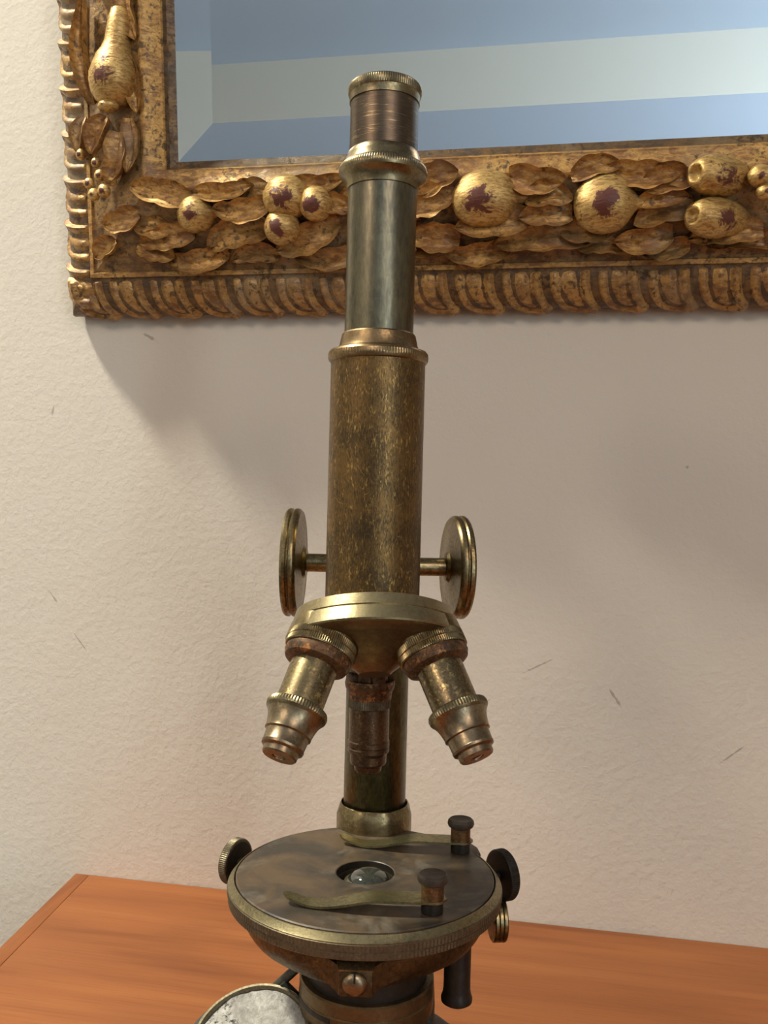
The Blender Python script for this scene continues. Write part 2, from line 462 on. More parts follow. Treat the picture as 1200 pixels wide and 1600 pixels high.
# ------------------------------------------------------------------ wall mirror
TAU = R(7)
Bp = Vector((-0.251, YW, 0.3757))
MX, MU = Vector((1, 0, 0)), Vector((0, -math.sin(TAU), math.cos(TAU)))
MO = MX.cross(MU)
mm4 = Matrix.Identity(4)
for i in range(3):
    mm4[i][0], mm4[i][1], mm4[i][2], mm4[i][3] = MX[i], MU[i], MO[i], Bp[i]
mir = empty('framed_mirror', mm4)
tag(mir, 'wall mirror in a carved worn gilt frame of fruit and leaves', 'mirror')
FWD, FHT = 860.0, 1000.0           # outer size of the frame in mm

PROFILE = [(4, 0), (1.5, 2), (1.0, 5), (1.6, 9), (4, 13), (8, 16.5), (13, 19), (19, 20.5), (23.5, 21.2),
           (23.8, 22.8), (26.5, 23.2), (27.2, 22.0), (30, 22.6), (34, 24), (39, 26.5), (45, 29.5), (52, 32.5), (59, 35), (66, 36.8),
           (71, 37.6), (72.2, 38.6), (74.5, 38.8), (76, 37.8), (84, 34.0), (85, 34.2), (86, 33.2), (87.2, 30.2), (91.5, 28.0), (92.3, 24.5), (92.3, 20)]
def rail_point(side, t, s, d):
    s2 = s * 0.945
    if side == 'b': return Vector((s2 + (FWD - 2 * s2) * t, s, d))
    if side == 't': return Vector((s2 + (FWD - 2 * s2) * t, FHT - s, d))
    if side == 'l': return Vector((s2, s + (FHT - 2 * s) * t, d))
    return Vector((FWD - s2, s + (FHT - 2 * s) * t, d))
for side in 'blrt':
    n = 220 if side in 'bl' else 90
    V, F = [], []
    for i in range(n + 1):
        t = i / n
        for (s, d) in PROFILE:
            p = rail_point(side, t, s, d)
            carve = max(0.0, min(1.0, (s - 28) / 5)) * max(0.0, min(1.0, (71 - s) / 4))
            q = p * 0.055
            a = noise.noise(q) * 2.6 + noise.noise(q * 2.7 + Vector((5, 1, 2))) * 1.3
            p.z += a * carve + noise.noise(p * 0.2) * 0.22
            V.append(p * 0.001)
    k = len(PROFILE)
    for i in range(n):
        for j in range(k - 1):
            F.append((i * k + j, (i + 1) * k + j, (i + 1) * k + j + 1, i * k + j + 1))
        F.append((i * k + k - 1, (i + 1) * k + k - 1, (i + 1) * k, i * k))
    for e in (0, n): F.append([e * k + j for j in range(k)])
    ro = mesh_obj('frame_rail', V, F, GILT, mir, angle=40)
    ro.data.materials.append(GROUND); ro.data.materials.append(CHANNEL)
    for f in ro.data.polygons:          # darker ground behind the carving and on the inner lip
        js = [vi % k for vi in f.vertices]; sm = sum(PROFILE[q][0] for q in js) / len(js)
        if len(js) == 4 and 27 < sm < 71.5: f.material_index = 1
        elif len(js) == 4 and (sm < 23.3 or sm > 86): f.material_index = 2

# glass: flat pane with four bevels (the bevels reflect a little higher / further in than the pane)
gx0, gy0, gx1, gy1 = 86.8, 92.0, FWD - 86.8, FHT - 92.0
bw, gz, bz = 22.0, 25.6, 27.4
def quad_slab(name, pts, parent):
    V = [Vector(p) * 0.001 for p in pts] + [(Vector(p) + Vector((0, 0, -4 - (p[2] - gz)))) * 0.001 for p in pts]
    return mesh_obj(name, V, [(0, 1, 2, 3), (7, 6, 5, 4), (0, 4, 5, 1), (1, 5, 6, 2), (2, 6, 7, 3), (3, 7, 4, 0)], SILVER, parent, smooth=False)
inn = [(gx0 + bw, gy0 + bw, gz), (gx1 - bw, gy0 + bw, gz), (gx1 - bw, gy1 - bw, gz), (gx0 + bw, gy1 - bw, gz)]
outp = [(gx0 - 2, gy0 - 2, bz), (gx1 + 2, gy0 - 2, bz), (gx1 + 2, gy1 + 2, bz), (gx0 - 2, gy1 + 2, bz)]
pane = quad_slab('glass_pane', inn, mir)
for i in range(4):
    j = (i + 1) % 4
    tag(quad_slab('glass_bevel', [outp[i], outp[j], inn[j], inn[i]], pane), None)

# gadroons along the outer edge: one shared mesh for each way of running
PITCH = 28.0
def gadroon_mesh(seed):
    nu, nv = 22, 16
    V, F = [], []
    def surf(x, v, h):
        a = v * math.pi / 2
        s = 0.6 + 22.4 * (1 - math.cos(a)); d = 4.0 + 16.6 * math.sin(a)
        nrm = Vector((0, -math.cos(a), math.sin(a) * 1.0)).normalized()
        return Vector((x, s, d)) + nrm * h
    for j in range(nv + 1):
        v = j / nv
        for i in range(nu + 1):
            u = i / nu * 2 - 1
            sk = -13.0 * (v - 0.5) - 4.0 * math.sin(v * math.pi)
            e = max(0.0, (0.30 - v) / 0.30)
            e2 = max(0.0, (v - 0.93) / 0.07)
            rho = math.sqrt(u * u + 0.95 * e * e + e2 * e2)
            h = 3.9 * math.exp(-((rho - 0.70) / 0.21) ** 2) * (1.0 + 0.25 * u) + 3.2 * math.exp(-((rho - 0.0) / 0.30) ** 2) * (0.35 + 0.8 * v)
            if rho > 0.86: h *= max(0.0, 1 - (rho - 0.86) / 0.12)
            h += noise.noise(Vector((u * 2.2 + seed, v * 3.0, seed))) * 0.8 * max(0, 1 - rho)
            V.append(surf(u * PITCH * 0.47 + sk, v, h - 1.2) * 0.001)
    for j in range(nv):
        for i in range(nu):
            a = j * (nu + 1) + i
            F.append((a, a + 1, a + nu + 2, a + nu + 1))
    rim = [i for i in range(nu + 1)] + [j * (nu + 1) + nu for j in range(1, nv + 1)] + [nv * (nu + 1) + i for i in range(nu - 1, -1, -1)] + [j * (nu + 1) for j in range(nv - 1, 0, -1)]
    base = len(V)
    for r_ in rim:
        p = V[r_]; V.append(Vector((p.x, p.y + 0.0022, p.z - 0.0022)))
    n = len(rim)
    for i in range(n):
        F.append((rim[i], rim[(i + 1) % n], base + (i + 1) % n, base + i))
    F.append([base + i for i in range(n)])
    mesh = bpy.data.meshes.new('gadroon'); mesh.from_pydata([tuple(v) for v in V], [], F)
    bm = bmesh.new(); bm.from_mesh(mesh); bmesh.ops.recalc_face_normals(bm, faces=bm.faces); bm.to_mesh(mesh); bm.free()
    mesh.polygons.foreach_set('use_smooth', [True] * len(mesh.polygons)); mesh.set_sharp_from_angle(angle=R(50))
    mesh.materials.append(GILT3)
    return mesh
GILT3 = m_gilt('worn_shaded_gilding_gadroon', (0.54, 0.32, 0.105), (0.20, 0.098, 0.036), 0.45)  # darker than rail gilding: shade of the down-facing edge put into the colour
GM = [gadroon_mesh(k * 3.7) for k in range(4)]
def side_matrix(side):
    if side == 'b': return Matrix.Identity(4)
    if side == 'l': return Matrix(((0, 1, 0, 0), (1, 0, 0, 0), (0, 0, 1, 0), (0, 0, 0, 1)))           # mirror image across the mitre
    if side == 'r': return T(FWD, 0, 0) @ Rz(90)
    return T(FWD, FHT, 0) @ Rz(180)
gi = 0
for side in 'blrt':
    L = FWD if side in 'bt' else FHT
    n = int((L - 4) // PITCH)
    off = (L - n * PITCH) / 2 + PITCH / 2
    for i in range(n):
        if side in 'rt' and i % 1: continue
        o = mesh_obj('gadroon', None, None, GILT, mir, mesh=GM[gi % 4]); gi += 1
        o.matrix_basis = side_matrix(side) @ T(off + i * PITCH, 0, 0)

# carved fruit and leaves
def fruit_mesh(kind):
    if kind == 'round':
        prof = [(0, -1.0)] + [(math.cos(R(a)), math.sin(R(a))) for a in range(-80, 81, 10)] + [(0, 1.0)]
        V, F = lathe_geo(prof, 28, 1.0)
    elif kind == 'tipped':        # axis along x, small nub at +x
        prof = [(0, -1.0), (.3, -.96), (.55, -.86), (.78, -.66), (.93, -.38), (1.0, -.05), (.97, .25), (.86, .52), (.66, .76), (.42, .93), (.26, 1.05), (.20, 1.2), (.13, 1.27), (0, 1.29)]
        V, F = lathe_geo(prof, 28, 1.0); V = [(z, x, y) for x, y, z in V]
    elif kind == 'dimpled':       # long fruit with a round hollow at -x
        prof = [(0, -.80), (.24, -.80), (.32, -.92), (.40, -.99), (.52, -.98), (.74, -.82), (.92, -.50), (1.0, -.1), (.96, .4), (.84, .9), (.62, 1.35), (.34, 1.65), (0, 1.75)]
        V, F = lathe_geo(prof, 28, 1.0); V = [(z, x, y) for x, y, z in V]
    else:                         # pear, axis along y
        prof = [(0, -1.0), (.32, -.95), (.62, -.79), (.85, -.52), (.98, -.18), (1.0, .12), (.93, .42), (.78, .72), (.62, .98), (.53, 1.25), (.49, 1.6), (.45, 2.0), (.36, 2.35), (.2, 2.5), (0, 2.52)]
        V, F = lathe_geo(prof, 32, 1.0); V = [(x, z, y) for x, y, z in V]
    V = [Vector(v) for v in V]
    V = [v * (1 + 0.05 * noise.noise(v * 1.6)) for v in V]
    o = mesh_obj('fruit', V, F, FRUIT, None, angle=60)
    me = o.data; bpy.data.objects.remove(o)
    return me
FM = {k: fruit_mesh(k) for k in ('round', 'tipped', 'dimpled', 'pear')}
def fruit(kind, x, y, z, rx, ry=None, rz=None, rot=0, name='fruit', turn=0):
    ry = ry or rx; rz = rz or min(rx, ry) * 0.85
    o = mesh_obj(name, None, None, FRUIT, mir, mesh=FM[kind])
    o.matrix_basis = T(x, y, z) @ Rz(rot) @ Ry(turn) @ Matrix.Diagonal((rx * .001, ry * .001, rz * .001, 1))
    return o

def leaf(x0, y0, x1, y1, w, z0, z1, lobes=3, cup=0.35, curl=2.5, seed=0, arch=2.5, name='leaf'):
    """carved leaf from its base (x0,y0) to its tip (x1,y1), width w, standing z0..z1 above the frame back"""
    a, b = Vector((x0, y0, z0)), Vector((x1, y1, z1))
    d = b - a; L = d.length; ex = d.normalized(); ey = Vector((0, 0, 1)).cross(ex).normalized(); ez = ex.cross(ey)
    nu, nv = 22, 12; w = w * 1.32
    V, F = [], []
    for i in range(nu + 1):
        t = i / nu
        wd = w * (max(0.0, math.sin(math.pi * min(1, t * 0.93 + 0.07) ** 0.85)) ** 0.5) * (1 - 0.24 * (1 - abs(math.sin(lobes * math.pi * t))) * (0.4 + 0.6 * t))
        wd = max(wd, 0.5)
        for j in range(nv + 1):
            v = j / nv * 2 - 1
            zz = arch * math.sin(math.pi * t) + cup * wd * 0.5 * (v * v) - 1.1 * math.exp(-(v / 0.16) ** 2) + curl * max(0, t - 0.72) / 0.28
            zz += 0.30 * math.sin((v * 1.4 + t * 2) * 8 + seed) * (1 - v * v) + noise.noise(Vector((t * 2 + seed, v * 1.2, seed * 1.3))) * 1.2 + 1.5 * max(0, abs(v) - 0.72) / 0.28
            bend = 0.10 * L * math.sin(math.pi * t) * math.sin(seed * 2.3)
            V.append(a + ex * (L * t) + ey * (wd * 0.5 * v + bend) + ez * zz)
    N = nv + 1
    for i in range(nu):
        for j in range(nv):
            q = i * N + j; F.append((q, q + N, q + N + 1, q + 1))
    rim = [j for j in range(N)] + [i * N + nv for i in range(1, nu + 1)] + [nu * N + j for j in range(nv - 1, -1, -1)] + [i * N for i in range(nu - 1, 0, -1)]
    base = len(V); c = sum((V[r_] for r_ in rim), Vector()) / len(rim)
    for r_ in rim:
        p = V[r_]; V.append(Vector((p.x + (c.x - p.x) * .14, p.y + (c.y - p.y) * .14, p.z - 6.0)))
    n = len(rim)
    for i in range(n): F.append((rim[i], rim[(i + 1) % n], base + (i + 1) % n, base + i))
    F.append([base + i for i in range(n)])
    return mesh_obj(name, [v * 0.001 for v in V], F, GILT2, mir, angle=75)

# --- bottom rail, left to right
fruit('tipped', 101.5, 58.5, 37, 11.5, 11.5, 11)
fruit('round', 160, 65.5, 40, 14.5, 13, 12)
fruit('round', 178.5, 60.5, 43, 10, 10, 9.5)
fruit('round', 156.5, 48.5, 39, 11, 10.5, 10.5)
fruit('tipped', 277, 60.5, 39, 19, 16, 14)
fruit('tipped', 343.5, 55.5, 39, 17, 16.5, 14)
fruit('dimpled', 402, 67.5, 41, 15.5, 11, 11.5, turn=38)
fruit('dimpled', 402, 46, 38, 15.5, 11, 11.5, turn=38)
fruit('round', 424, 66, 44, 6.5, 6, 6); fruit('round', 427, 57.5, 45, 5, 4.5, 5)
LB = [(100, 66, 60, 76, 13, 40, 37, 2), (104, 70, 140, 73, 9, 41, 40, 2), (150, 62, 114, 60, 12, 40, 38, 3),
      (146, 50, 106, 40, 17, 33, 27, 3), (98, 48, 62, 43, 13, 32, 29, 3), (190, 52, 150, 36, 15, 33, 28, 3), (165, 73, 196, 75, 9, 42, 40, 2),
      (198, 48, 236, 34, 17, 32, 28, 3), (182, 62, 200, 58, 10, 42, 38, 2), (215, 64, 190, 60, 13, 38, 36, 2), (240, 66, 262, 76, 14, 40, 40, 2),
      (228, 60, 262, 66, 16, 38, 38, 3), (303, 50, 260, 45, 14, 37, 37, 2), (262, 40, 230, 44, 14, 30, 31, 3), (290, 72, 322, 69, 13, 42, 41, 2),
      (300, 60, 326, 58, 12, 41, 39, 2), (326, 51, 296, 49, 12, 37, 39, 2), (336, 40, 282, 36, 15, 29, 28, 3), (325, 70, 352, 75, 10, 42, 40, 2),
      (346, 72, 386, 72, 12, 42, 41, 3), (364, 64, 392, 66, 12, 42, 41, 2), (362, 55, 388, 57, 9, 41, 40, 1), (392, 54, 360, 44, 14, 35, 33, 2),
      (382, 40, 350, 36, 13, 30, 28, 2), (430, 40, 390, 36, 12, 30, 29, 3)]
for i, q in enumerate(LB): leaf(*q, seed=i * 1.7)
# broad underlying leaves that fill the ground along the lower edge of the garland
for i, q in enumerate([(118, 36, 78, 33, 12, 26, 24, 3), (150, 34, 120, 32, 10, 26, 24, 3), (205, 36, 160, 33, 11, 26, 24, 3), (245, 35, 212, 33, 11, 26, 24, 3),
                       (292, 36, 252, 33, 11, 26, 24, 3), (356, 35, 330, 33, 11, 26, 24, 3), (392, 34, 362, 33, 10, 26, 24, 3), (440, 34, 400, 33, 10, 26, 24, 3),
                       (126, 66, 150, 72, 12, 36, 36, 2), (222, 70, 252, 72, 11, 37, 37, 2), (210, 50, 240, 50, 13, 33, 33, 3), (320, 44, 350, 42, 12, 30, 29, 2),
                       (82, 50, 58, 55, 11, 32, 31, 2), (240, 58, 214, 50, 12, 35, 33, 2)]):
    leaf(*q, seed=20 + i * 1.3)
# --- corner
leaf(64, 60, 40, 54, 12, 36, 33, 2, seed=3.1); leaf(44, 46, 30, 36, 10, 30, 26, 2, seed=8.1); leaf(60, 44, 84, 34, 13, 30, 27, 3, seed=5.5)
for (x, y, z, r_) in ((29.5, 80, 33, 3.4), (38, 84, 35, 3.6), (33, 73, 34, 3.8), (41, 74.5, 36, 4.2), (35, 92, 34, 3.0), (47, 80, 37, 3.2)):
    fruit('round', x, y, z, r_, name='berry')
# --- left rail, upwards
fruit('pear', 51, 139, 38, 15, 17, 14, rot=-8)
fruit('round', 49, 122.5, 42, 6.5, 4, 6)
leaf(32, 128, 30, 190, 7.5, 28, 30, 1, cup=0.9, seed=1.0, arch=3)
leaf(45, 118, 34, 97, 10, 38, 34, 1, seed=2.2, curl=4)
leaf(53, 108, 45, 78, 11, 39, 36, 2, seed=6.4)
leaf(60, 116, 58, 84, 9, 38, 36, 2, seed=9.0); leaf(60, 150, 66, 118, 9, 37, 36, 2, seed=4.0)
leaf(24, 122, 20, 100, 7, 26, 25, 1, seed=7.7); leaf(60, 196, 66, 160, 10, 37, 36, 2, seed=1.9)
fruit('round', 22, 99, 28, 3.2, 3.6, 3, name='berry')
# --- the rest of the garland, round the parts of the frame beyond the view
def garland(side, t0, t1, seed):
    rnd = random.Random(seed); Ms = side_matrix(side); t = t0
    while t < t1 - 20:
        k = rnd.choice(['tipped', 'round', 'dimpled', 'round'])
        r_ = rnd.uniform(11, 17)
        made = [fruit(k, t, rnd.uniform(50, 62), 38, r_, r_ * .9)]
        made.append(leaf(t + 12, 62, t + 48, 70, 13, 40, 40, 2, seed=rnd.random() * 9))
        made.append(leaf(t + 10, 48, t + 46, 38, 15, 33, 29, 3, seed=rnd.random() * 9))
        made.append(leaf(t - 6, 42, t - 34, 38, 13, 31, 29, 3, seed=rnd.random() * 9))
        for o in made: o.matrix_basis = Ms @ o.matrix_basis
        t += rnd.uniform(52, 66)
garland('b', 468, FWD - 60, 1); garland('l', 225, FHT - 60, 2)
garland('r', 70, FHT - 70, 3); garland('t', 70, FWD - 70, 4)

# ------------------------------------------------------------------ microscope
TH = 8.6
scope = empty('microscope', Rz(TH))
tag(scope, 'antique tarnished brass microscope with three objectives standing on the teak desk', 'microscope')
S = scope
# foot and lower pillar
poly = [(49, -66), (47, 25)] + [(46 * math.cos(R(a)), 30 + 46 * math.sin(R(a))) for a in range(0, 181, 15)] + [(-47, 25), (-49, -66), (-27, -66), (-24, 10)] + \
       [(-22 * math.cos(R(a)), 12 + 14 * math.sin(R(a))) for a in range(0, 181, 20)] + [(24, 10), (27, -66)]
prism('foot', poly, 0, 21, BLACK, S, 3.0)
box('hinge_cheek', (-27, -16, 36, 70, 20, 41), GREYMETAL, S, 3)
box('hinge_cheek', (18, 30, 36, 70, 20, 41), GREYMETAL, S, 3)
lathe('lower_pillar', [(0, 20), (17, 20), (16, 24), (14.5, 28), (14.5, 98), (0, 98)], PILLAR, S, 48, T(0, 55, 0))
# pillar with its socket collar (flat facets cut round its top)
V, F = [], []
prof = [(16.6, 92), (17.0, 94), (17.0, 114.5), (16.6, 117.4), (15.7, 119.6), (15.0, 119.8), (14.8, 115.5), (12.0, 115.0)]
seg = 64
for (r_, z) in prof:
    for i in range(seg):
        a = 2 * math.pi * i / seg
        rr = r_
        if 116 < z < 119.7:        # eight flats planed into the chamfer
            b = ((a + math.pi / 8) % (math.pi / 4)) - math.pi / 8
            rr = min(r_, (r_ - 0.55) / math.cos(b))
        V.append((rr * math.cos(a) * .001, rr * math.sin(a) * .001, z * .001))
for k in range(len(prof) - 1):
    for i in range(seg):
        j = (i + 1) % seg; F.append((k * seg + i, k * seg + j, (k + 1) * seg + j, (k + 1) * seg + i))
o = mesh_obj('pillar_collar', V, F, KNOB, S); o.matrix_basis = T(0.8, 55, 0)
lathe('pillar', [(0, 116), (12.4, 116), (12.4, 118.6), (13.6, 118.8), (14.05, 119.6), (14.05, 236), (12, 240), (0, 240)], PILLAR, S, 64, T(0.8, 55, 0))
box('limb', (-10.5, 10.5, 15, 50, 207, 264), KNOB, S, 2.0)
lathe('fine_focus_head', [(0, 240), (10, 240), (10, 243), (13, 244, .4), (13, 252, .4), (12, 253), (0, 253)], KNOB, S, 120, T(0.8, 55, 0))

# body tube, draw tube, eyepiece
bt = lathe('body_tube', [(0, 212), (18.5, 212), (18.5, 310.4), (17.6, 311), (0, 311)], BODY, S, 96)
lathe('knurled_collar', [(13.6, 310), (18.6, 310), (19.2, 310.4), (19.6, 311.2, .14), (19.7, 312.4, .18), (19.5, 313.6, .14), (18.9, 314.4), (17.0, 314.8), (15.9, 315.6), (15.3, 317.0), (14.9, 319.0), (14.5, 320.8), (14.0, 321.4), (13.5, 321.4)], COPPER, bt, 220, angle=25)
dt = lathe('draw_tube', [(13.5, 311), (13.5, 378)], DRAW, S, 96)
ep = lathe('eyepiece', [(13.35, 378), (13.35, 411.6), (13.0, 412)], EYE, S, 96)
lathe('knurled_ring', [(13.3, 377.4), (14.0, 377.4), (14.1, 378.8), (14.5, 380.2), (15.3, 381.5), (16.4, 382.4), (17.0, 382.8), (17.3, 383.6, .12), (17.35, 384.8, .16), (17.0, 386.0, .16), (16.2, 386.9, .12), (15.3, 387.3), (14.9, 388.0), (14.5, 389.8), (13.9, 391.6), (13.3, 392.3)], RIM, ep, 220, angle=25)
lathe('eyepiece_rim', [(13.2, 411.2), (13.75, 411.2), (13.8, 413.8), (13.9, 414.2), (14.2, 414.4, .1), (14.5, 415.2, .18), (14.55, 416.4, .18), (14.2, 417.6, .12), (13.6, 418.2), (9, 418.3), (7, 417.2), (0, 416.8)], RIM, ep, 200, angle=25)

# coarse focusing wheels
kp = [(0, -.6), (4, -3.2), (6.2, -2.8), (7.4, -1.6), (12, -1.2), (20.4, -.4), (21.4, -.6), (22.4, -.5), (23.2, .2), (23.65, 1.0, .1), (23.65, 2.2, .1), (23.0, 2.9), (23.0, 3.1), (23.65, 3.8, .1), (23.65, 5.0, .1), (23.0, 5.9), (21.6, 6.2), (18, 5.7), (8, 6.0), (6, 7.2), (0, 7.4)]
kl = lathe('coarse_focus_wheel', kp, KNOB, S, 300, T(-33.8, 40, 228.6) @ Ry(-90) @ Ry(0), angle=28)
rod('axle', (0, 0, -24), (0, 0, -1), 4.0, KNOB, kl)
kr = lathe('coarse_focus_wheel', [(p[0] * .955,) + tuple(p[1:]) for p in kp], KNOB, S, 300, T(32.2, 41.5, 228.2) @ Rz(11) @ Ry(90), angle=28)
rod('axle', (0, 0, -24), (0, 0, -1), 4.0, KNOB, kr)

# revolving nosepiece, axis tilted towards the front
BETA, RHO = 22, 21.5
MD = Rz(6.5) @ T(0, -18.2, 205.0) @ Rx(-BETA)
npz = lathe('nosepiece', [(0, 9.6), (27.8, 9.6), (29.4, 9.0), (30.6, 5.0), (30.3, 4.6), (31.2, 4.2), (32.6, 0.6), (33.1, -.8), (32.8, -1.4), (31.0, -1.9), (0, -1.9)], DISC, S, 128, MD, angle=20)
lathe('nosepiece_cone', [(31.6, -1.7), (30.2, -2.8), (26, -3.8), (20, -5.6), (14, -8.2), (9.5, -10.8), (7.0, -12.6), (6.2, -13.4), (5.8, -13.9), (0, -14.0)], UNDER, npz, 96, Matrix.Identity(4), angle=40)
BARREL2 = m_brass('dark_objective_barrel', (0.150, 0.090, 0.048), (0.070, 0.046, 0.028), (0.34, 0.22, 0.10), 1000, (0.56, 0.66), (0.42, 0.58), (1, 1, 1), (0.28, 0.44), 0.9, scratch=False)
def objective(phi, long=True):
    M = MD @ Rz(phi) @ T(0, RHO, -3.4) @ Rx(BETA)
    if long:
        o = lathe('objective', [(0, -6), (8.5, -6), (8.45, -11), (8.3, -27.5), (0, -27.5)], BARREL, S, 64, M)
        lathe('mounting_collar', [(0, 4), (12.7, 4), (12.8, -1.2), (12.9, -1.4, .3), (12.9, -3.6, .3), (12.5, -3.9), (12.9, -4.2, .3), (12.9, -6.0, .3), (12.5, -6.5), (0, -6.6)], KNOB, o, 200, Matrix.Identity(4), angle=25)
        lathe('rusty_flange', [(0, -6.4), (12.0, -6.4), (12.2, -8.4), (11.4, -10.2), (9.4, -11.2), (8.5, -11.4), (0, -11.4)], RUST, o, 64, Matrix.Identity(4))
        lathe('knurled_ring', [(8.2, -26.6), (9.6, -26.8), (10.6, -27.3, .2), (11.0, -28.4, .25), (10.8, -29.6, .2), (10.2, -30.4), (9.8, -30.8), (0, -30.8)], RIM, o, 130, Matrix.Identity(4), angle=25)
        n = lathe('objective_nose', [(0, -30.4), (10.1, -30.4), (9.2, -32.0), (8.6, -34.0), (8.2, -36.2), (8.25, -37.2), (7.5, -37.6), (7.5, -38.2), (7.35, -41.4), (7.5, -41.8), (7.3, -42.6), (6.2, -43.2), (6.1, -45.0), (5.7, -45.5), (2.4, -45.5), (2.3, -45.0), (0, -45.0)], NOSE, o, 64, Matrix.Identity(4), angle=25)
        lathe('front_lens', [(2.3, -45.0), (1.8, -45.3), (1.0, -45.5), (0, -45.55)], LENS, n, 24, Matrix.Identity(4))
    else:
        o = lathe('objective', [(0, -18), (7.9, -18), (7.9, -31.6), (8.2, -32.0), (8.2, -33.8), (7.7, -34.2), (0, -34.2)], BARREL2, S, 64, M)
        lathe('mounting_collar', [(0, 4), (11.5, 4), (11.6, -1.0), (9.0, -1.4), (7.0, -2), (7.0, -8.5), (0, -8.5)], RUST, o, 60, Matrix.Identity(4))
        for a in range(0, 360, 90):
            box('collar_lug', (-2.6, 2.6, 6.2, 9.4, -9.4, -5.0), RUST, o, 0.6, Rz(a + 20))
        lathe('rusty_flange', [(0, -8.0), (9.6, -8.0), (9.9, -9.4), (9.6, -11.0), (8.8, -12.4), (8.5, -15.4), (0, -15.4)], RUST, o, 64, Matrix.Identity(4))
        lathe('knurled_ring', [(7.6, -15.2), (8.4, -15.3, .25), (8.4, -18.6, .25), (7.9, -18.9)], KNURL, o, 110, Matrix.Identity(4), angle=25)
        n = lathe('objective_nose', [(0, -34), (7.6, -34), (8.15, -34.8), (8.15, -36.0), (7.5, -36.8), (7.2, -37.4), (7.2, -40.4), (6.8, -41.0), (5.6, -41.6), (5.2, -43.6), (4.6, -44.2), (0, -44.2)], BARREL2, o, 64, Matrix.Identity(4), angle=25)
    return o
objective(120); objective(-120)
ob = objective(0, False)

# stage
st = lathe('stage', [(11, 100.6), (40, 100.6), (52.6, 101.0), (53.2, 101.4, .2), (53.3, 103.6, .2), (52.9, 103.9), (53.6, 104.2, .2), (53.7, 106.6, .2), (53.3, 106.9), (51.9, 107.4), (51.0, 107.0), (11, 107.0), (11, 100.6)], KNURL, S, 460, angle=22)
lathe('stage_bezel', [(53.3, 106.8), (53.4, 107.2), (52.9, 107.7), (51.5, 109.4), (51.1, 109.5), (50.8, 109.0), (50.75, 106.8)], STAGE, st, 160, angle=30)
lathe('stage_plate', [(11.4, 106), (11.4, 109.6), (11.8, 109.9), (50.0, 109.9), (50.45, 109.5), (50.5, 106.5)], PLATE, st, 128, angle=30)
lathe('aperture_wall', [(11.35, 109.7), (11.3, 92)], BLACK, st, 64)
# rounded lug carrying the rear clip
prism('stage_lug', [(14, 22), (46.0, 22), (47.2, 26), (46.4, 32), (42, 40), (36, 44), (14, 47)], 101, 109.6, PLATE, st, 1.0)
# underside drum with the screw block
V, F = [], []
rows = 9; seg = 128
for k in range(rows):
    t = k / (rows - 1)
    for i in range(seg):
        a = 2 * math.pi * i / seg
        ph = math.atan2(math.sin(a + math.pi / 2), math.cos(a + math.pi / 2))
        dip = 3.0 * math.exp(-(abs(ph) / 0.36) ** 1.7)
        zb = 89.5 - dip
        z = 101.0 + (zb - 101.0) * t
        r_ = 48.4 - 4.4 * t ** 2.2
        V.append((r_ * math.cos(a) * .001, r_ * math.sin(a) * .001, z * .001))
for i in range(seg):
    a = 2 * math.pi * i / seg
    V.append((38 * math.cos(a) * .001, 38 * math.sin(a) * .001, .0905))
for k in range(rows):
    for i in range(seg):
        j = (i + 1) % seg; F.append((k * seg + i, k * seg + j, (k + 1) * seg + j, (k + 1) * seg + i))
mesh_obj('stage_drum', V, F, BROWN, S, angle=40)
blk = box('screw_block', (-5.7, 5.7, -52.0, -38, 88.4, 98.0), BROWN, S, 0.6)
V = [(-7.4, -47.6, 101.0), (7.4, -47.6, 101.0), (5.9, -52.3, 97.8), (-5.9, -52.3, 97.8), (-5.9, -52.3, 97.2), (5.9, -52.3, 97.2), (7.4, -40, 97.2), (-7.4, -40, 97.2), (-7.4, -40, 101.0), (7.4, -40, 101.0)]
mesh_obj('block_ledge', [Vector(v) * .001 for v in V], [(3, 2, 1, 0), (4, 5, 2, 3), (4, 7, 6, 5), (0, 1, 9, 8), (8, 9, 6, 7), (3, 0, 8, 7, 4), (2, 5, 6, 9, 1)], KNOB, blk, smooth=False)
for sg in (-1, 1):                      # webs running back from the block to the drum
    V = [(sg * 5.5, -51.2, 98.2), (sg * 5.5, -51.2, 88.6), (sg * 9.0, -47.8, 90.0), (sg * 16.0, -43.0, 91.4), (sg * 16.0, -45.6, 99.6), (sg * 9.0, -48.4, 99.0),
         (sg * 5.5, -40.0, 98.2), (sg * 5.5, -40.0, 88.6), (sg * 9.0, -40.0, 90.0), (sg * 16.0, -40.0, 91.4), (sg * 16.0, -40.0, 99.6), (sg * 9.0, -40.0, 99.0)]
    mesh_obj('block_web', [Vector(v) * .001 for v in V], [(0, 1, 2, 5), (5, 2, 3, 4), (6, 11, 8, 7), (11, 10, 9, 8), (1, 7, 8, 2), (2, 8, 9, 3), (0, 5, 11, 6), (5, 4, 10, 11), (0, 6, 7, 1), (3, 9, 10, 4)], BROWN, blk, angle=50)
sw = lathe('slotted_screw', [(0, 0), (4.2, 0), (4.2, .8), (3.8, 1.6), (2.6, 2.3), (1.2, 2.6), (0, 2.7)], NOSE, blk, 40, T(-0.2, -52.0, 93.2) @ Rx(90), angle=40)
box('screw_slot', (-.32, .32, .5, 4.0, 1.2, 2.6), BLACK, sw)
